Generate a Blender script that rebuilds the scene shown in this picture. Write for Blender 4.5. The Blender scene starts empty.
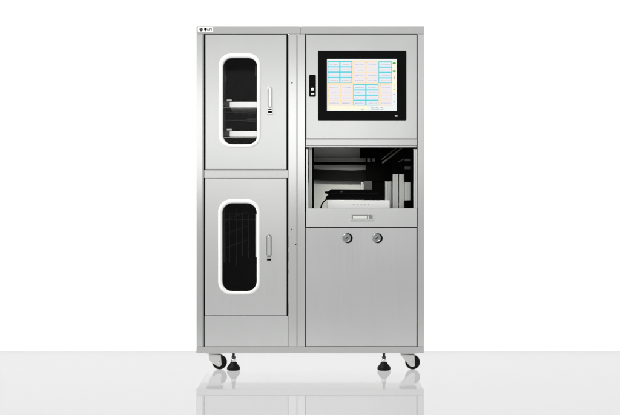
import bpy, bmesh, math, random
from mathutils import Vector, Matrix
random.seed(7)
scene = bpy.context.scene
C = scene.collection

# ------------------------------------------------------------------ camera
S = 0.0055            # metres per photo pixel on the cabinet's front plane
D = 6.5               # camera to front plane
CZ = 0.899
cam_d = bpy.data.cameras.new('camera'); cam = bpy.data.objects.new('camera', cam_d); C.objects.link(cam)
cam.location = (0, -D, CZ); cam.rotation_euler = (math.radians(90), 0, 0)
cam_d.sensor_width = 36; cam_d.lens = 36 * D / (620 * S); cam_d.clip_end = 200
scene.camera = cam
scene.render.resolution_x = 1024; scene.render.resolution_y = 685

# ------------------------------------------------------------------ studio light
world = bpy.data.worlds.new('World'); scene.world = world; world.use_nodes = True
wn = world.node_tree; bg = wn.nodes['Background']; bg.inputs[1].default_value = 1.2
wt = wn.nodes.new('ShaderNodeTexCoord'); wz = wn.nodes.new('ShaderNodeTexNoise'); wz.inputs['Scale'].default_value = 2.6; wz.inputs['Detail'].default_value = 1.5
wr = wn.nodes.new('ShaderNodeValToRGB')          # an unevenly lit pale studio room
wr.color_ramp.elements[0].position = .34; wr.color_ramp.elements[0].color = (.365, .367, .365, 1)
wr.color_ramp.elements[1].position = .66; wr.color_ramp.elements[1].color = (.63, .634, .63, 1)
wn.links.new(wt.outputs['Generated'], wz.inputs['Vector']); wn.links.new(wz.outputs['Fac'], wr.inputs['Fac']); wn.links.new(wr.outputs['Color'], bg.inputs['Color'])

def P(px, py, y=0.0):
    k = S * (D + y) / D
    return Vector(((px - 310) * k, y, CZ + (207.5 - py) * k))

def area(name, loc, rot, sx, sy, power, col=(1, 1, 1), spread=180):
    l = bpy.data.lights.new(name, 'AREA'); l.shape = 'RECTANGLE'; l.size = sx; l.size_y = sy
    l.energy = power; l.color = col; l.spread = math.radians(spread)
    o = bpy.data.objects.new(name, l); C.objects.link(o); o.location = loc
    o.rotation_euler = [math.radians(a) for a in rot]; return o
area('strip_softbox', (-1.35, -7.6, 1.83), (90, 0, 0), 4.9, 1.4, 16.5, (1, 1, 0.985))
area('side_strip_left', (-4.6, -0.9, 1.3), (90, 0, -90), 1.0, 3.0, 45)
area('side_strip_right', (4.6, -0.9, 1.3), (90, 0, 90), 1.0, 3.0, 16)
area('top_softbox', (-2.8, -2.2, 4.6), (28, 0, -50), 1.8, 1.4, 190)
area('hatch_fill', (P(352, 0).x, .08, P(0, 150, .05).z), (30, 0, 0), .30, .04, 1.15, (1, 1, .95), 100)  # added lamp under the hatch ceiling, brightens the back wall
area('under_floor_fill', (0, -0.6, -0.3), (180, 0, 0), 8.4, 3.0, 18)  # lamp added beneath the acrylic floor to keep it free of shadow
area('backdrop_lamp', (0, 4.2, 1.2), (-90, 0, 0), 16.0, 9.0, 760)
scene.view_settings.view_transform = 'Standard'; scene.view_settings.look = 'None'
scene.view_settings.exposure = 0.0; scene.view_settings.gamma = 1.0

# ------------------------------------------------------------------ helpers
def mat(name, col, rough=0.5, metal=0.0, emit=0.0, spec=0.5, coat=0.0):
    m = bpy.data.materials.new(name); m.use_nodes = True
    b = m.node_tree.nodes['Principled BSDF']
    b.inputs['Base Color'].default_value = (*col, 1); b.inputs['Roughness'].default_value = rough
    b.inputs['Metallic'].default_value = metal; b.inputs['Specular IOR Level'].default_value = spec
    b.inputs['Coat Weight'].default_value = coat
    if emit:
        b.inputs['Emission Color'].default_value = (*col, 1); b.inputs['Emission Strength'].default_value = emit
        b.inputs['Base Color'].default_value = (0.02, 0.02, 0.02, 1)
    # faint procedural wear on roughness so nothing is perfectly uniform
    nt = m.node_tree; tc = nt.nodes.new('ShaderNodeTexCoord'); n = nt.nodes.new('ShaderNodeTexNoise')
    n.inputs['Scale'].default_value = 35; n.inputs['Detail'].default_value = 4
    mr = nt.nodes.new('ShaderNodeMapRange')
    mr.inputs['To Min'].default_value = max(rough - 0.05, 0.02); mr.inputs['To Max'].default_value = min(rough + 0.07, 1)
    nt.links.new(tc.outputs['Object'], n.inputs['Vector']); nt.links.new(n.outputs['Fac'], mr.inputs['Value'])
    nt.links.new(mr.outputs['Result'], b.inputs['Roughness'])
    return m

def steel(name, col, rough, direction='h', wave=0.0, seed=0.0, var=0.05):
    """brushed stainless: stretched grain in roughness, colour and bump, slow warping of the sheet"""
    m = bpy.data.materials.new(name); m.use_nodes = True; nt = m.node_tree; L = nt.links
    b = nt.nodes['Principled BSDF']; b.inputs['Metallic'].default_value = 1.0
    tc = nt.nodes.new('ShaderNodeTexCoord'); mp = nt.nodes.new('ShaderNodeMapping')
    mp.inputs['Scale'].default_value = (4, 4, 1600) if direction == 'h' else (1600, 1600, 4)
    mp.inputs['Location'].default_value = (seed, seed * 2, seed)
    g = nt.nodes.new('ShaderNodeTexNoise'); g.inputs['Scale'].default_value = 1; g.inputs['Detail'].default_value = 5
    L.new(tc.outputs['Object'], mp.inputs['Vector']); L.new(mp.outputs['Vector'], g.inputs['Vector'])
    s = nt.nodes.new('ShaderNodeTexNoise'); s.inputs['Scale'].default_value = 1.0; s.inputs['Detail'].default_value = 6
    mq = nt.nodes.new('ShaderNodeMapping'); mq.inputs['Scale'].default_value = (.5, .5, 9) if direction == 'h' else (6, 6, .45)
    mq.inputs['Location'].default_value = (seed * 1.3, seed, seed * .7)
    L.new(tc.outputs['Object'], mq.inputs['Vector']); L.new(mq.outputs['Vector'], s.inputs['Vector'])
    r = nt.nodes.new('ShaderNodeMapRange'); r.inputs['From Min'].default_value = .3; r.inputs['From Max'].default_value = .7
    r.inputs['To Min'].default_value = rough - .02; r.inputs['To Max'].default_value = rough + .02
    L.new(g.outputs['Fac'], r.inputs['Value']); L.new(r.outputs['Result'], b.inputs['Roughness'])
    mx = nt.nodes.new('ShaderNodeMix'); mx.data_type = 'RGBA'
    mx.inputs[6].default_value = (*[c * (1 - var) for c in col], 1); mx.inputs[7].default_value = (*[min(1, c * (1 + var)) for c in col], 1)
    ad = nt.nodes.new('ShaderNodeMath'); ad.operation = 'MULTIPLY_ADD'; ad.inputs[1].default_value = .5
    hf = nt.nodes.new('ShaderNodeMath'); hf.operation = 'MULTIPLY'; hf.inputs[1].default_value = .5
    L.new(s.outputs['Fac'], hf.inputs[0]); L.new(g.outputs['Fac'], ad.inputs[0]); L.new(hf.outputs[0], ad.inputs[2])
    L.new(ad.outputs[0], mx.inputs[0]); L.new(mx.outputs[2], b.inputs['Base Color'])
    bp = nt.nodes.new('ShaderNodeBump'); bp.inputs['Strength'].default_value = .2; bp.inputs['Distance'].default_value = .00002
    L.new(g.outputs['Fac'], bp.inputs['Height'])
    if wave:
        w = nt.nodes.new('ShaderNodeTexNoise'); w.inputs['Scale'].default_value = 1.6; w.inputs['Detail'].default_value = 0.5
        mp2 = nt.nodes.new('ShaderNodeMapping'); mp2.inputs['Location'].default_value = (seed * 3.1, seed, seed * 1.7)
        L.new(tc.outputs['Object'], mp2.inputs['Vector']); L.new(mp2.outputs['Vector'], w.inputs['Vector'])
        b2 = nt.nodes.new('ShaderNodeBump'); b2.inputs['Strength'].default_value = 1; b2.inputs['Distance'].default_value = wave
        L.new(w.outputs['Fac'], b2.inputs['Height']); L.new(b2.outputs['Normal'], bp.inputs['Normal'])
    L.new(bp.outputs['Normal'], b.inputs['Normal'])
    return m

def glassmat(name, tint, refl):
    m = bpy.data.materials.new(name); m.use_nodes = True; nt = m.node_tree; nt.nodes.clear(); L = nt.links
    o = nt.nodes.new('ShaderNodeOutputMaterial'); t = nt.nodes.new('ShaderNodeBsdfTransparent'); g = nt.nodes.new('ShaderNodeBsdfGlossy')
    t.inputs[0].default_value = (*tint, 1); g.inputs['Roughness'].default_value = .03; g.inputs[0].default_value = (1, 1, 1, 1)
    mx = nt.nodes.new('ShaderNodeMixShader'); mx.inputs[0].default_value = refl
    L.new(t.outputs[0], mx.inputs[1]); L.new(g.outputs[0], mx.inputs[2]); L.new(mx.outputs[0], o.inputs[0]); return m

class MB:
    def __init__(s): s.bm = bmesh.new(); s.mi = 0
    def _mark(s, fs):
        for f in fs: f.material_index = s.mi
    def box(s, lo, hi, bev=0.0, seg=2):
        x0, y0, z0 = lo; x1, y1, z1 = hi
        if x0 > x1: x0, x1 = x1, x0
        if y0 > y1: y0, y1 = y1, y0
        if z0 > z1: z0, z1 = z1, z0
        M = Matrix.Translation(((x0+x1)/2, (y0+y1)/2, (z0+z1)/2)) @ Matrix.Diagonal((x1-x0, y1-y0, z1-z0, 1))
        t = bmesh.new(); bmesh.ops.create_cube(t, size=1, matrix=M)
        if bev: bmesh.ops.bevel(t, geom=t.edges[:], offset=bev, segments=seg, affect='EDGES', profile=.5)
        s.merge(t); return s
    def merge(s, t):
        mp = {v: s.bm.verts.new(v.co) for v in t.verts}
        for f in t.faces:
            try: nf = s.bm.faces.new([mp[v] for v in f.verts]); nf.material_index = s.mi; nf.smooth = f.smooth
            except ValueError: pass
        t.free()
    def pbox(s, x0, y0, x1, y1, ya, yb, bev=0.0, ref=None):     # photo-pixel rectangle at depth ya, thickness to yb
        a = P(x0, y1, ya if ref is None else ref); b = P(x1, y0, ya if ref is None else ref)
        return s.box((a.x, ya, a.z), (b.x, yb, b.z), bev)
    def prism(s, pts, ya, yb, bev=0.0):                         # pts: list of (x,z), front at ya
        t = bmesh.new(); vs = [t.verts.new((x, ya, z)) for x, z in pts]; f = t.faces.new(vs)
        r = bmesh.ops.extrude_face_region(t, geom=[f])
        for v in r['geom']:
            if isinstance(v, bmesh.types.BMVert): v.co.y = yb
        bmesh.ops.recalc_face_normals(t, faces=t.faces[:])
        if bev: bmesh.ops.bevel(t, geom=t.edges[:], offset=bev, segments=2, affect='EDGES', profile=.5)
        s.merge(t); return s
    def lathe(s, c, prof, axis='z', n=40):                      # prof: (r, t) along axis
        t = bmesh.new(); rings = []
        for r, h in prof:
            ring = []
            for i in range(n):
                a = 2*math.pi*i/n; u, v = r*math.cos(a), r*math.sin(a)
                co = (u, v, h) if axis == 'z' else ((u, h, v) if axis == 'y' else (h, u, v))
                ring.append(t.verts.new(Vector(c) + Vector(co)))
            rings.append(ring)
        for a, b in zip(rings, rings[1:]):
            for i in range(n):
                f = t.faces.new((a[i], a[(i+1) % n], b[(i+1) % n], b[i])); f.smooth = True
        t.faces.new(rings[0]); t.faces.new(rings[-1])
        bmesh.ops.recalc_face_normals(t, faces=t.faces[:]); s.merge(t); return s
    def build(s, name, mats, parent=None, label=None):
        me = bpy.data.meshes.new(name); bmesh.ops.recalc_face_normals(s.bm, faces=s.bm.faces[:]) if False else None
        for e in s.bm.edges:
            if len(e.link_faces) == 2 and e.calc_face_angle(0) > math.radians(40): e.smooth = False
        s.bm.to_mesh(me); s.bm.free()
        for m in (mats if isinstance(mats, (list, tuple)) else [mats]): me.materials.append(m)
        o = bpy.data.objects.new(name, me); C.objects.link(o)
        if parent: o.parent = parent
        if label: o['label'] = label
        return o

def rr(x0, y0, x1, y1, r, n=10, y=0.0):                         # rounded rectangle in photo pixels -> (x,z) list
    a = P(x0, y1, y); b = P(x1, y0, y); R = r * S
    out = []
    for cx, cz, a0 in ((b.x-R, b.z-R, 0), (a.x+R, b.z-R, 90), (a.x+R, a.z+R, 180), (b.x-R, a.z+R, 270)):
        for i in range(n+1):
            t = math.radians(a0 + 90*i/n); out.append((cx+R*math.cos(t), cz+R*math.sin(t)))
    return out

def holed_plate(rect, hole, ya, yb, c=0.0016):
    """plate (photo-pixel rect) with a rounded opening and softened outer edges"""
    mb = MB(); bm = mb.bm
    a = P(rect[0], rect[3]); b = P(rect[2], rect[1])
    def loop(x0, z0, x1, z1, y): return [bm.verts.new(p) for p in ((x0, y, z0), (x1, y, z0), (x1, y, z1), (x0, y, z1))]
    def ring(y): return [bm.verts.new((x, y, z)) for x, z in hole]
    l0 = loop(a.x+c, a.z+c, b.x-c, b.z-c, ya); lm = loop(a.x+c*.3, a.z+c*.3, b.x-c*.3, b.z-c*.3, ya+c*.3)
    l1 = loop(a.x, a.z, b.x, b.z, ya+c); l2 = loop(a.x, a.z, b.x, b.z, yb)
    h0 = ring(ya); h1 = ring(yb)
    def bridge(p, q):
        for i in range(len(p)): bm.faces.new((p[i], p[(i+1) % len(p)], q[(i+1) % len(p)], q[i]))
    for p, q in ((l0, lm), (lm, l1), (l1, l2), (h0, h1)): bridge(p, q)
    def es(l): return [bm.edges.get((l[i], l[(i+1) % len(l)])) or bm.edges.new((l[i], l[(i+1) % len(l)])) for i in range(len(l))]
    bmesh.ops.triangle_fill(bm, edges=es(l0)+es(h0), use_beauty=True, use_dissolve=False, normal=(0, -1, 0))
    bmesh.ops.triangle_fill(bm, edges=es(l2)+es(h1), use_beauty=True, use_dissolve=False, normal=(0, 1, 0))
    bmesh.ops.recalc_face_normals(bm, faces=bm.faces[:])
    return mb

def ring_gasket(outer, inner, y, h, back):
    mb = MB(); bm = mb.bm; K = 8; rows = []
    prof = [(0, back)] + [((1-math.cos(math.pi*k/K))/2, y - h*math.sin(math.pi*k/K)) for k in range(K+1)] + [(1, back)]
    for t, yy in prof:
        rows.append([bm.verts.new((o[0]*(1-t)+i[0]*t, yy, o[1]*(1-t)+i[1]*t)) for o, i in zip(outer, inner)])
    n = len(outer)
    for p, q in zip(rows, rows[1:]):
        for i in range(n):
            f = bm.faces.new((p[i], p[(i+1) % n], q[(i+1) % n], q[i])); f.smooth = True
    bmesh.ops.recalc_face_normals(bm, faces=bm.faces[:])
    return mb

# ------------------------------------------------------------------ materials
M = {}
M['frame_h'] = steel('brushed_steel_rail', (.69, .692, .685), .20, 'h', 0.003, 1, .14)
M['frame_v'] = steel('brushed_steel_post', (.81, .815, .805), .17, 'v', 0.002, 2, .14)
M['door_a'] = steel('steel_door_sheet', (.76, .767, .76), .23, 'v', .006, 3, .08)
M['door_b'] = steel('steel_door_sheet_lower', (.80, .806, .80), .25, 'v', .004, 7, .07)
M['panel_a'] = steel('steel_panel_upper', (.76, .767, .76), .23, 'v', .006, 11, .08)
M['panel_b'] = steel('steel_panel_lower', (.78, .783, .78), .22, 'v', .012, 17, .10)
M['shell'] = steel('steel_shell', (.72, .73, .71), .30, 'v', .002, 5, .05)
M['under'] = steel('polished_steel_underside', (.86, .86, .85), .08, 'h', 0, 9, .02)
M['bright'] = mat('polished_chrome', (.86, .86, .85), .16, 1)
M['zinc'] = mat('zinc_plated_steel', (.78, .78, .77), .34, .85)
M['alu'] = steel('aluminium_extrusion', (.62, .63, .60), .36, 'v', 0, 4, .06)
M['rubber'] = mat('black_rubber', (.003, .003, .003), .5, 0, spec=.15)
M['tyre'] = mat('black_castor_tyre', (.003, .003, .003), .38, spec=.2)
M['black'] = mat('black_plastic', (.002, .002, .0024), .35, spec=.08)
M['matt'] = mat('matt_black_lining', (.0015, .0015, .0015), .85, spec=.03)
M['dark'] = mat('dark_steel_rack', (.05, .052, .05), .45, .4)
M['gasket'] = mat('white_silicone_gasket', (.90, .90, .89), .35)
M['white'] = mat('white_enamel', (.93, .93, .92), .32)
M['inner'] = mat('pale_interior_sheet', (.78, .80, .75), .5)
M['knob'] = mat('dark_zinc_lock', (.34, .35, .35), .33, .8)
M['glass'] = glassmat('tinted_window_glass', (.97, .97, .97), .006)
M['dimalu'] = mat('dull_aluminium', (.05, .052, .045), .5, .5)
M['midalu'] = mat('grey_aluminium', (.20, .205, .19), .45, .6)
M['seal'] = mat('grey_seal', (.035, .035, .035), .7)
M['print'] = mat('faint_print', (.62, .63, .62), .5)
M['belt'] = mat('dark_olive_belt', (.006, .0065, .004), .6, spec=.1)
M['rack'] = mat('dark_wire', (.007, .007, .007), .6, .1)
M['stem'] = mat('dark_threaded_steel', (.08, .08, .08), .35, .8)
M['grey'] = mat('grey_cast_zinc', (.30, .31, .31), .35, .7)
M['button'] = mat('white_button', (.9, .9, .9), .3)

def translucent_floor():
    m = bpy.data.materials.new('glossy_opal_acrylic'); m.use_nodes = True; nt = m.node_tree; nt.nodes.clear(); L = nt.links
    o = nt.nodes.new('ShaderNodeOutputMaterial'); t = nt.nodes.new('ShaderNodeBsdfTranslucent'); g = nt.nodes.new('ShaderNodeBsdfGlossy')
    t.inputs[0].default_value = (.80, .80, .80, 1); g.inputs['Roughness'].default_value = .015
    tc = nt.nodes.new('ShaderNodeTexCoord'); n = nt.nodes.new('ShaderNodeTexNoise'); n.inputs['Scale'].default_value = 6
    mr = nt.nodes.new('ShaderNodeMapRange'); mr.inputs['To Min'].default_value = .008; mr.inputs['To Max'].default_value = .022
    L.new(tc.outputs['Object'], n.inputs['Vector']); L.new(n.outputs['Fac'], mr.inputs['Value']); L.new(mr.outputs[0], g.inputs['Roughness'])
    mx = nt.nodes.new('ShaderNodeMixShader'); mx.inputs[0].default_value = .28
    L.new(t.outputs[0], mx.inputs[1]); L.new(g.outputs[0], mx.inputs[2]); L.new(mx.outputs[0], o.inputs[0]); return m
def translucent_backdrop():
    m = bpy.data.materials.new('white_backdrop_cloth'); m.use_nodes = True; nt = m.node_tree; nt.nodes.clear(); L = nt.links
    o = nt.nodes.new('ShaderNodeOutputMaterial'); t = nt.nodes.new('ShaderNodeBsdfTranslucent'); d = nt.nodes.new('ShaderNodeBsdfDiffuse')
    t.inputs[0].default_value = (.85, .85, .85, 1); d.inputs[0].default_value = (.85, .85, .85, 1)
    mx = nt.nodes.new('ShaderNodeMixShader'); mx.inputs[0].default_value = .4
    L.new(t.outputs[0], mx.inputs[1]); L.new(d.outputs[0], mx.inputs[2]); L.new(mx.outputs[0], o.inputs[0]); return m

# ------------------------------------------------------------------ setting
def sheet(name, vs, faces, m):
    me = bpy.data.meshes.new(name); me.from_pydata(vs, [], faces); me.materials.append(m)
    o = bpy.data.objects.new(name, me); C.objects.link(o); o['kind'] = 'structure'; return o
yb = 163.5/(350.8-207.5)*D - D
sheet('floor', [(-4, -2.0, 0), (4, -2.0, 0), (4, yb, 0), (-4, yb, 0), (4, yb, -.02), (-4, yb, -.02)],
      [(0, 1, 2, 3), (3, 2, 4, 5)], translucent_floor())
sheet('backdrop', [(-8, 3.2, -3), (8, 3.2, -3), (8, 3.2, 6), (-8, 3.2, 6)], [(0, 1, 2, 3)], translucent_backdrop())

# ------------------------------------------------------------------ cabinet
cab = bpy.data.objects.new('storage_cabinet', None); C.objects.link(cab); cab.location = (0, 0, 0)
cab['label'] = 'tall brushed stainless steel cabinet with two windowed doors, touch screen and open hatch, on castors'
cab['category'] = 'cabinet'
L0, R0, T0, B0 = 196.3, 424.3, 26.2, 353.0
DEP = 0.62

f = MB(); FD = .045
f.pbox(L0, T0, 300.45, 34.0, 0, FD, .0012); f.pbox(300.52, T0, R0, 34.0, 0, FD, .0012)        # header, two lengths
f.pbox(L0, 346.6, R0-.3, B0, 0, FD, .0012)                                                  # base rail
f.pbox(204.2, 170.3, 288.0, 177.7, .001, FD, .0012)
f.pbox(305.7, 139.4, 417.0, 145.6, .001, FD, .0012)
f.pbox(305.7, 145.8, 416.6, 147.4, -.003, FD, .002)
f.mi = 1
f.pbox(L0, 34.1, 202.6, 346.4, 0, FD, .0015); f.pbox(202.7, 34.1, 203.7, 346.4, -.002, FD, .0006)   # left post and lip
f.pbox(288.3, 34.1, 296.6, 346.4, 0, FD, .0015); f.pbox(296.7, 34.1, 297.7, 346.4, -.0015, FD, .0006)
f.pbox(297.8, 34.1, 304.9, 346.4, -.0005, FD, .0015)
f.pbox(417.6, 34.1, R0-.15, 346.4, 0, FD, .0015)
f.build('frame', [M['frame_h'], M['frame_v']], cab)

s = MB()
xl = P(L0+.5, 0).x; xr = P(R0-.7, 0).x; zt = P(0, T0+.4).z; zb = P(0, B0-.5).z
s.box((xl, FD+.002, zb), (xl+.003, DEP, zt)); s.build('side_panel', M['shell'], cab)
s = MB(); s.box((xr-.003, FD+.002, zb), (xr, DEP, zt)); s.build('side_panel', M['shell'], cab)
s = MB(); s.box((xl+.004, DEP-.003, zb+.004), (xr-.004, DEP, zt-.004)); s.build('back_panel', M['shell'], cab)
s = MB(); s.box((xl+.004, FD+.002, zt-.003), (xr-.004, DEP-.004, zt)); s.build('top_panel', M['shell'], cab)
s = MB(); s.box((xl+.004, FD+.002, zb-.001), (xr-.004, DEP-.004, zb+.003)); s.build('base_panel', M['under'], cab)

# lining behind the left bay (two chambers) and behind the gaps
def chamber(x0, y0, x1, y1, ya, yb_, m, name, back=None):
    a = P(x0, y1); b = P(x1, y0); t = .003; c = MB()
    c.box((a.x, ya, a.z), (a.x+t, yb_, b.z)); c.box((b.x-t, ya, a.z), (b.x, yb_, b.z))
    c.box((a.x+t+.0005, ya, a.z), (b.x-t-.0005, yb_, a.z+t)); c.box((a.x+t+.0005, ya, b.z-t), (b.x-t-.0005, yb_, b.z))
    if back: c.mi = 1
    c.box((a.x+t+.001, yb_-t, a.z+t+.001), (b.x-t-.001, yb_-.0005, b.z-t-.001))
    return c.build(name, [m, back] if back else m, cab)
chamber(203.0, 35.0, 289.5, 170.0, .046, .55, M['matt'], 'chamber_lining')
chamber(203.0, 178.0, 289.5, 316.0, .046, .55, M['matt'], 'chamber_lining')

# black seal strips seen in the gaps round doors and panels
for x0, y0, x1, y1, sm in ((203.8, 34.0, 288.2, 170.2, 'black'), (203.8, 177.8, 288.2, 346.4, 'black'), (305.0, 34.0, 417.5, 139.3, 'seal'), (305.0, 226.0, 417.5, 346.4, 'seal')):
    g = MB(); w = 3.0
    g.pbox(x0, y0, x0+w, y1, .006, .030); g.pbox(x1-w, y0, x1, y1, .006, .030)
    g.pbox(x0+w+.02, y0, x1-w-.02, y0+w, .0065, .0295); g.pbox(x0+w+.02, y1-w, x1-w-.02, y1, .0065, .0295)
    g.build('door_seal', M[sm], cab)

# ---- windowed doors
def door(rect, win_o, ro, win_i, ri, dmat, hx, hy0, label, hm, latch):
    outer = rr(*win_o, ro); inner = rr(*win_i, ri)
    hole = rr(win_o[0]+1, win_o[1]+1, win_o[2]-1, win_o[3]-1, ro-1)
    d = holed_plate(rect, hole, -.003, .018, .004).build('door', dmat, cab, label)
    ring_gasket(outer, inner, -.0032, .006, .017).build('window_gasket', M['gasket'], d)
    p = MB(); p.prism(hole, .008, .013); p.build('glass_pane', M['glass'], d)
    # pull handle: round-topped channel with a bevelled grip and a slotted foot
    h = MB(); x0, x1 = hx-2.7, hx+2.7; y0, y1 = hy0, hy0+27
    pts = []
    a = P(x0, y1); b = P(x1, y0); R = (b.x-a.x)/2
    pts = [(a.x, a.z), (b.x, a.z)] + [((a.x+b.x)/2+R*math.cos(math.radians(t)), b.z-R+R*math.sin(math.radians(t))) for t in range(0, 181, 15)]
    h.prism(pts, -.009, -.0035, .0012)
    q = .62; R2 = R*q; cx = (a.x+b.x)/2; zlo = P(0, y0+20.5).z
    pts = [(cx-R2, zlo), (cx+R2, zlo)] + [(cx+R2*math.cos(math.radians(t)), b.z-R+R2*math.sin(math.radians(t))) for t in range(0, 181, 15)]
    h.mi = 1; h.prism(pts, -.026, -.0095, .004)
    h.pbox(x0-.2, y0+20.8, x1+.2, y1+.2, -.016, -.0095, .0015)
    h.mi = 2; h.pbox(x0+.9, y0+22.0, x1-.9, y0+23.0, -.0175, -.0165); h.pbox(x0+.7, y0+24.0, x1-.7, y0+26.0, -.0175, -.0165)
    h.build('handle', [hm, M['bright'], M['matt']], d)
    # latch teeth in the gap at the handle side
    for ya_, yb2 in latch:
        t = MB(); t.pbox(rect[2]+.15, ya_, rect[2]+1.6, yb2, -.001, .016, .001); t.build('latch', M['black'], d)
    return d
d1 = door((205.3, 34.5, 286.7, 169.6), (218.9, 53.6, 261.0, 147.8), 12.5, (223.1, 57.8, 257.3, 144.4), 9.0,
          M['door_a'], 270.0, 87.0, 'upper windowed door showing two white shelves', M['zinc'], ((91, 98), (100, 105.5), (107, 111), (114, 118)))
d2 = door((205.0, 178.3, 286.8, 315.4), (218.3, 199.3, 260.2, 294.6), 13, (222.2, 203.2, 256.8, 291.2), 10,
          M['door_b'], 269.0, 234.5, 'lower windowed door with a dark empty rack inside', M['grey'], ((235.5, 248), (252, 262), (270, 273), (303, 314)))
k = MB(); k.pbox(204.6, 315.8, 287.9, 346.3, -.0005, .018, .0015); k.build('kick_panel', M['door_b'], cab)

# ---- things inside the upper chamber
for y0, y1 in ((101.8, 108.0), (131.2, 137.4)):
    sh = MB(); Y = .028
    a = P(229.7, y1-.6, Y); b = P(284, y0, Y)
    sh.box((a.x, Y, a.z), (b.x, Y+.03, b.z), .003)                       # thick front lip
    sh.box((a.x, Y+.031, a.z), (b.x, .50, a.z+.006))
    o = sh.build('shelf', M['white'], cab)
    br = MB(); br.pbox(222.5, y0-.4, 229.5, y1-1.5, Y+.001, .45, .001); br.mi = 1
    br.pbox(226.8, y0-2.2, 231.8, y0-.6, Y-.004, Y+.03, .001); br.pbox(222.6, y1-.2, 258, y1+.2, Y-.002, Y+.004)
    br.build('bracket', [M['dark'], M['alu']], o)
r_ = MB()
for x0, y0, x1, y1 in ((247, 111.5, 258, 113.5), (247, 118.5, 258, 121.5), (224.5, 112, 257, 112.6), (224.5, 120, 257, 120.6)): r_.pbox(x0, y0, x1, y1, .14, .15)
for x in (224.6, 257.0): r_.pbox(x-.8, 60, x+.8, 142, .12, .135)
for x0, y0, y1 in ((224.2, 75, 82), (255.0, 66, 76)): r_.pbox(x0, y0, x0+2.2, y1, .07, .09)
r_.build('shelf_rail', M['dark'], cab)
w = MB()                                                                     # wire rack in the lower chamber
for x, yt, yl in ((229.5, 212, 262), (236, 210, 266), (242.5, 212, 256), (248.5, 214, 258)): w.pbox(x-.4, yt, x+.4, yl, .20, .204)
for y in (214, 219.5): w.pbox(222, y-.3, 258, y+.3, .204, .209)
w.pbox(223.4, 206, 225.2, 262, .08, .10)
for k_ in range(3):
    a = P(224, 249-k_*14, .15); b = P(247, 240-k_*14, .15)
    w.prism([(a.x, a.z), (b.x, b.z), (b.x, b.z+.003), (a.x, a.z+.003)], .15, .155)
w.build('wire_rack', M['rack'], cab)
w = MB(); w.pbox(255.6, 214, 258.2, 257, .03, .05, .001); w.build('white_strip', M['white'], cab)  # plain white upright strip inside the lower window, at its right

# ---- screws on the middle posts
for x, y in ((292.0, 82.8), (291.7, 229.5), (295.6, 244.2)):
    q = MB(); c = P(x, y); q.lathe((c.x, -.0008, c.z), [(.0001, -.0022), (.003, -.002), (.0042, -.0008), (.0044, .002)], 'y', 20)
    q.build('screw', M['stem'], cab)

# ---- maker's plate: white plate, dark round emblem and three dark characters
pl = MB(); pl.prism(rr(197.9, 27.1, 213.2, 32.0, 1.2), -.0035, -.0005, .0006); pl = pl.build('name_plate', M['white'], cab)
em = MB(); c = P(201.1, 29.7); em.lathe((c.x, -.0036, c.z), [(.0001, -.001), (.0092, -.001), (.0094, .0)], 'y', 28); em.build('emblem', mat('dark_olive_print', (.03, .035, .02), .5), pl)
tx = MB()
def bar(x0, y0, x1, y1): tx.pbox(x0, y0, x1, y1, -.0044, -.0037)
bar(204.2, 28.2, 206.6, 30.6); bar(204.0, 29.0, 206.8, 29.6); bar(204.9, 30.7, 205.9, 31.1)
bar(207.3, 28.9, 207.7, 30.7); bar(207.8, 30.2, 208.6, 30.7); bar(208.7, 28.9, 209.1, 30.7)
bar(209.6, 28.0, 211.6, 28.8); bar(209.6, 28.9, 210.1, 30.8); bar(211.1, 28.9, 211.6, 30.8)
tx.build('lettering', M['black'], pl)

# ---- upper right panel, touch screen, reader
p = MB(); p.pbox(306.2, 34.5, 416.7, 138.7, -.003, .018, .0022); up = p.build('screen_panel', M['panel_a'], cab)
mo = MB(); mo.prism(rr(318.0, 51.3, 406.3, 120.5, 1.0, 4), -.016, -.0035, .002)
mo.build('touch_screen', M['black'], cab, 'black framed touch screen showing a grid of cyan and peach cells')
mon = [o for o in cab.children if o.name == 'touch_screen'][0]
def em_mat(n, c): return mat(n, c, .3, 0, emit=1.0)
SC = [em_mat('screen_white', (.82, .86, .86)), em_mat('screen_peach', (.92, .74, .50)), em_mat('screen_cyan', (.07, .60, .70)),
      em_mat('screen_cell_blue', (.66, .86, .90)), em_mat('screen_cell_lilac', (.82, .79, .84)), em_mat('screen_ink_red', (.55, .36, .36)),
      em_mat('screen_ink_blue', (.33, .36, .60)), em_mat('screen_green', (.02, .42, .03)), em_mat('screen_yellow', (.93, .90, .72)), em_mat('screen_ink_grey', (.25, .27, .33))]
sc = MB(); sx = lambda u: 325 + u/6.92; sy = lambda v: 55 + v/6.92
lay = [0]
def cell(u0, v0, u1, v1, mi, z):
    yy = -.0165 - z*.0003; sc.mi = mi; sc.pbox(sx(u0), sy(v0), sx(u1), sy(v1), yy, yy+.00025, ref=-.0165)
cell(14, 28, 497, 388, 0, 0)
cell(18, 38, 463, 352, 1, 1); cell(18, 353, 300, 384, 8, 1); cell(466, 40, 494, 262, 8, 1)
def scribble(u0, u1, v, mi, z):
    u = u0
    while u < u1-2:
        wd = random.uniform(3, 9); wd = min(wd, u1-u)
        cell(u, v+random.uniform(-1.4, .4), u+wd, v+random.uniform(1.6, 3.4), mi, z); u += wd+random.uniform(1, 2.6)
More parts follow.
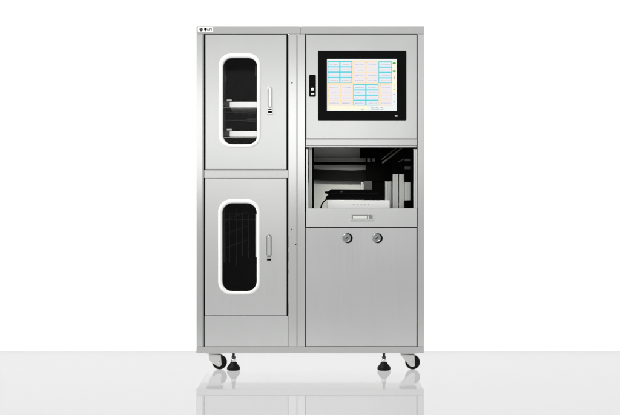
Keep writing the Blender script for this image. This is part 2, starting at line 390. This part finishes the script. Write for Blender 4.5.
def block(u0, v0, u1, v1, cols, cyan):
    if cyan: cell(u0, v0, u1, v1, 2, 2)
    cw = (u1-u0)/cols; rh = (v1-v0-4)/4
    for i in range(cols):
        for j in range(4):
            a = u0+i*cw+6; b = u0+(i+1)*cw-5; t = v0+4+j*rh+3; bt = v0+4+(j+1)*rh-4
            if cyan: cell(a-1, t+1, b+1, bt, 3, 3); cell(a+4, t+6, b-3, bt-5, 4, 4); scribble(a+9, b-8, (t+bt)/2+1, 5 if u0 < 100 else 6, 5)
            else: cell(a+3, t, b+2, bt+2, 4, 3); scribble(a+8, b-4, (t+bt)/2+2, 6 if u0 > 150 else 9, 5); cell(a-1, t+1, a+5, t+4, 5 if random.random() < .5 else 1, 4)
block(18, 42, 187, 193, 2, True); block(192, 44, 366, 193, 2, False); block(370, 44, 463, 195, 1, True)
block(18, 204, 190, 348, 2, False); block(195, 202, 370, 350, 2, True); block(376, 204, 460, 348, 1, False)
for v in (57, 113):
    for du, dv in ((0, 5), (3, 7), (-3, 3)): cell(468+abs(du), v-dv+1, 490-abs(du), v+dv-1, 7, 2+(du != 0)+(du < 0))
for v, mi in ((137, 8), (152, 9), (163, 9), (210, 7), (240, 7), (272, 6), (323, 6)): cell(474, v-3, 482, v+3, mi, 2)
for u0, u1, v in ((318, 342, 362), (350, 372, 362), (380, 402, 362), (320, 344, 375), (350, 374, 375), (382, 404, 375), (252, 276, 377)): scribble(u0, u1, v, 9, 3)
for v in (362, 375): cell(26, v-3, 31, v+3, 5, 2); scribble(36, 96, v, 8, 2)
sc.build('screen', SC, mon)
ic = MB(); ic.pbox(395.0, 115.3, 397.4, 116.6, -.0168, -.0161); ic.build('indicator', M['zinc'], mon)
rd = MB(); rd.prism(rr(309.1, 75.0, 315.9, 96.8, 1.1, 4), -.014, -.0035, .0018); rd = rd.build('fingerprint_reader', M['black'], cab)
rb = MB(); c = P(312.5, 89.8); rb.lathe((c.x, -.0142, c.z), [(.0001, -.003), (.0075, -.003), (.0088, -.0015), (.0089, .0)], 'y', 28)
rb.pbox(310.9, 93.3, 314.2, 94.4, -.0156, -.0142, .0005); rb.build('button', M['button'], rd)

# ---- hatch: chamber with pale back sheet and aluminium gantry
chamber(305.2, 141.0, 417.8, 212.0, .047, .50, M['matt'], 'hatch_lining', M['inner'])
def ex(mb, x0, y0, x1, y1, ya, yb2, vert=True):           # slotted aluminium extrusion
    a = P(x0, y1, ya); b = P(x1, y0, ya); w_ = (b.x-a.x) if vert else (b.z-a.z); n = w_*.38
    if vert:
        mb.box((a.x, ya, a.z), (a.x+n, yb2, b.z), .0006); mb.box((b.x-n, ya, a.z), (b.x, yb2, b.z), .0006); mb.box((a.x+n, ya+.005, a.z+.0005), (b.x-n, yb2-.001, b.z-.0005))
    else:
        mb.box((a.x, ya, a.z), (b.x, yb2, a.z+n), .0006); mb.box((a.x, ya, b.z-n), (b.x, yb2, b.z), .0006); mb.box((a.x+.0005, ya+.005, a.z+n), (b.x-.0005, yb2-.001, b.z-n))
for args in ((309.0, 147, 312.0, 212, .10, .125), (361.0, 182, 363.5, 212, .33, .35), (385.2, 181.5, 391.6, 212, .24, .27),
             (392.8, 174.2, 398.0, 212, .13, .16), (399.1, 174.2, 404.3, 212, .13, .16), (404.9, 182.2, 410.4, 200.2, .10, .12)):
    gr = MB(); ex(gr, *args); gr.build('upright_profile', M['alu'], cab)
gr = MB(); ex(gr, 308.0, 158.0, 366.0, 162.0, .42, .44, False); gr.build('cross_profile', M['midalu'], cab)
def slant(x0, y0, x1, y1, t, ya, yb2, name, m):
    a = P(x0, y0, ya); b = P(x1, y1, ya); d = (b-a).normalized(); n = Vector((-d.z, 0, d.x))*t*S/2
    g_ = MB(); g_.prism([((a+n).x, (a+n).z), ((b+n).x, (b+n).z), ((b-n).x, (b-n).z), ((a-n).x, (a-n).z)], ya, yb2, .0008); g_.build(name, m, cab)
slant(402.5, 147.6, 382.4, 163.0, 1.6, .110, .122, 'brace', M['dimalu']); slant(397.0, 147.6, 382.0, 159.4, .8, .112, .122, 'brace', M['dimalu'])
slant(406.0, 157.6, 398.5, 162.0, .9, .112, .122, 'brace', M['dimalu'])
for y0, y1 in ((158.8, 161.2), (166.2, 169.2)):
    g_ = MB(); g_.pbox(404.8, y0, 410.4, y1, .085, .095, .001); g_.build('clamp', M['dimalu'], cab)
def dk(*a, m='matt', name='cover'):
    g_ = MB(); g_.pbox(*a); g_.build(name, M[m], cab)
dk(308.0, 162.2, 376.0, 164.8, .425, .45)
a0 = [P(308.0, 168.6, .46), P(330, 170.0, .46), P(352, 170.6, .46), P(392, 169.0, .46), P(392, 181.0, .46), P(352, 181.0, .46), P(330, 180.6, .46), P(308.0, 179.6, .46)]
g_ = MB(); g_.prism([(v.x, v.z) for v in a0], .45, .455); g_.build('drive_belt', M['belt'], cab)
dk(312.2, 148, 313.8, 212, .12, .15); dk(364.4, 181, 372.2, 212, .32, .36, m='dark'); dk(372.4, 180, 385.0, 212, .34, .38)
dk(360.4, 147, 392.4, 157.6, .33, .40); dk(366.2, 157.8, 392.4, 180.9, .33, .40)
dk(392.6, 147, 404.4, 174.0, .128, .17); dk(404.7, 147, 411.0, 182.0, .10, .125); dk(404.7, 200.4, 411.0, 212, .10, .125); dk(411.2, 147, 413.2, 212, .06, .30)
for i, (x0, y0, x1, y1) in enumerate(((367.4, 158.0, 370.0, 162.0), (372.0, 158.4, 375.2, 161.4))): dk(x0, y0, x1, y1, .30, .32, m='dark', name='clamp')

# ---- sash door of the hatch: stiles, bottom rail, glass, recessed pull
sa = MB()
sa.pbox(306.0, 208.3, 416.8, 227.0, -.004, .016, .002)
sa.pbox(306.1, 149.2, 308.2, 208.1, -.002, .012, .001); sa.pbox(413.5, 149.2, 415.1, 208.1, -.002, .012, .001)
sa.pbox(415.3, 149.2, 417.2, 208.1, .002, .014, .001)
sa = sa.build('sash_door', M['door_b'], cab)
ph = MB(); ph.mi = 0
ph.pbox(350.4, 213.6, 374.2, 215.0, -.010, -.0045, .0012); ph.pbox(350.4, 219.2, 374.2, 220.4, -.008, -.0045, .0012)
ph.pbox(350.4, 215.1, 352.2, 219.1, -.009, -.0045, .0012); ph.pbox(372.6, 215.1, 374.2, 219.1, -.009, -.0045, .0012)
ph.mi = 1; ph.pbox(352.3, 215.1, 372.5, 219.1, -.0052, -.0045); ph.mi = 2; ph.pbox(353.0, 216.2, 367.0, 218.6, -.0085, -.0053, .001); ph.pbox(368.0, 215.6, 368.7, 218.8, -.0075, -.0053)
ph.mi = 3; ph.pbox(350.4, 220.5, 374.4, 221.2, -.006, -.0045)  # dark strip below the pull, drawn as its shadow line
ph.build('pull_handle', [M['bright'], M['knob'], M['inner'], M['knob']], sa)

# ---- lower right panel with two locks
lp = MB(); lp.pbox(305.7, 228.0, 416.6, 346.2, -.003, .018, .0022); lp.build('lower_panel', M['panel_b'], cab)
for x in (347.0, 377.0):
    c = P(x, 238.0); lk = MB()
    lk.mi = 1; lk.lathe((c.x+.004, -.0032, c.z-.001), [(.0001, -.006), (.0255, -.006), (.0272, -.004), (.0275, 0)], 'y', 40)  # black collar set off to lower right, its crescent drawn as the lock's shadow
    lk.mi = 0; lk.lathe((c.x-.0025, -.0095, c.z), [(.0001, -.006), (.013, -.006), (.0145, -.0045), (.0165, -.0045), (.018, -.0075), (.0215, -.0075), (.0235, -.004), (.0238, 0)], 'y', 40)
    lk.mi = 1
    ca, sa_ = math.cos(math.radians(35)), math.sin(math.radians(35))
    pts = [(c.x-.0025+u*ca-v*sa_, c.z+u*sa_+v*ca) for u, v in ((-.011, -.0018), (.011, -.0018), (.011, .0018), (-.011, .0018))]
    lk.prism(pts, -.0165, -.0156)
    lk.build('lock', [M['knob'], M['black']], cab)

# ---- castors and levelling feet
def castor(px, y, plate, fork):
    R = .0412; k_ = (D+y)/D; cx = (px-310)*S*k_
    ca_ = MB(); zt_ = P(0, B0).z
    a = P(plate[0], 353, y); b = P(plate[1], 353, y)
    ca_.mi = 1; ca_.box((a.x, y-.034, zt_-.006), (b.x, y+.034, zt_-.0005), .001)
    ca_.mi = 0
    pts = [(P(u, v, y-.02).x, P(u, v, y-.02).z) for u, v in fork]
    ca_.prism(pts, y-.021, y-.018, .0008); ca_.prism(pts, y+.018, y+.021, .0008)
    fx0 = min(p_[0] for p_ in pts[:2]); fx1 = max(p_[0] for p_ in pts[:2])
    ca_.box((fx0, y-.0178, zt_-.011), (fx1, y+.0178, zt_-.0065), .001)
    ca_.lathe((cx, y-.0215, R), [(.0001, -.004), (.006, -.004), (.0065, 0), (.0065, .002)], 'y', 12)
    o = ca_.build('castor', [M['zinc'], M['black']], cab)
    wh = MB(); wh.lathe((cx, y, R), [(.012, -.016), (.026, -.013), (.028, -.0155), (.037, -.0145), (R-.001, -.009), (R, -.003), (R, .003), (R-.001, .009), (.037, .0145), (.028, .0155), (.026, .013), (.012, .016)], 'y', 48)
    wh.build('wheel', M['tyre'], o); return o
castor(219.6, .07, (207.0, 223.0), [(208.6, 354.9), (220.8, 354.9), (221.6, 364.8), (219.8, 366.4), (216.6, 365.6), (209.4, 360.6)])
castor(412.6, .07, (399.6, 416.0), [(400.6, 354.9), (414.4, 354.9), (415.0, 365.6), (413.0, 367.0), (410.0, 366.0), (403.6, 358.4)])
for px in (233.6, 384.0):
    y = .035; c = P(px, 360, y); zt_ = P(0, B0).z; ft = MB()
    ft.mi = 0; ft.lathe((c.x, y, 0), [(.030, .0005), (.0358, .003), (.0370, .013), (.0325, .023), (.0245, .032), (.0195, .039), (.0185, .044), (.0001, .044)], 'z', 44)
    ft = ft.build('levelling_foot', M['rubber'], cab)
    st = MB(); st.lathe((c.x, y, 0), [(.0001, .0445), (.012, .0445), (.0135, .050), (.0135, .059), (.010, .062), (.010, .0665)], 'z', 6)
    st.mi = 1
    st.lathe((c.x, y, 0), [(.0001, .067), (.0115, .067), (.0115, .076), (.0065, .0765), (.0065, zt_-.0005)], 'z', 20)
    for i in range(6): st.lathe((c.x, y, .078+i*.0035), [(.0064, 0), (.0075, .0009), (.0064, .0018)], 'z', 20)
    st.build('stem', [M['bright'], M['stem']], ft)

# ------------------------------------------------------------------ separate things in the hatch
def top(o, label, cat): o['label'] = label; o['category'] = cat
wb = MB(); Y = .07
a = P(327.2, 211, Y); b = P(389.8, 200.3, Y); cz = P(0, 212).z+.0035
wb.box((a.x, Y, cz), (b.x, Y+.16, b.z), .002)
wb = wb.build('white_case', M['white']); top(wb, 'low white box lying behind the sash rail of the open hatch, under a black device', 'box')
mk = MB()
for u in (353, 356.6, 360.6, 364.0, 367.4): mk.pbox(u, 203.8, u+1.3, 205.0, Y-.0012, Y-.0004)
mk.build('marking', M['print'], wb)
dv = MB(); Y = .10
pts = [(P(u, v, Y).x, P(u, v, Y).z) for u, v in ((327.4, 199.9), (325.3, 197.6), (327.0, 195.6), (328.6, 194.2), (324.6, 193.0), (325.4, 191.4), (328.4, 191.4), (331.0, 189.2), (379.0, 189.6), (379.4, 195.0), (383.4, 196.4), (383.4, 199.9))]
pts = [(x, max(z, b.z+.0006)) for x, z in pts]
dv.prism(pts, Y, Y+.11)
dv = dv.build('black_scanner', M['matt']); top(dv, 'flat black device with a notched left end lying on the white box', 'scanner')
seam = MB(); seam.pbox(331, 193.9, 378, 194.2, Y-.0008, Y-.0003); seam.pbox(340, 191.2, 343, 192.2, Y-.0015, Y-.0003); seam.build('seam', M['rack'], dv)
cb = MB(); pv = None
path = [P(327, 199, .12), P(324.0, 201.0, .11), P(321.4, 204.8, .11), P(320.4, 210.0, .11)]
cu = bpy.data.curves.new('cable', 'CURVE'); cu.dimensions = '3D'; cu.bevel_depth = .004; sp = cu.splines.new('NURBS'); sp.points.add(3)
for i, v in enumerate(path): sp.points[i].co = (*v, 1)
sp.use_endpoint_u = True; sp.order_u = 3
tmp = bpy.data.objects.new('t', cu); C.objects.link(tmp); dg = bpy.context.evaluated_depsgraph_get()
me = bpy.data.meshes.new_from_object(tmp.evaluated_get(dg)); bpy.data.objects.remove(tmp); me.name = 'cable'
me.materials.clear(); me.materials.append(M['black']); co = bpy.data.objects.new('cable', me); C.objects.link(co); co.parent = dv
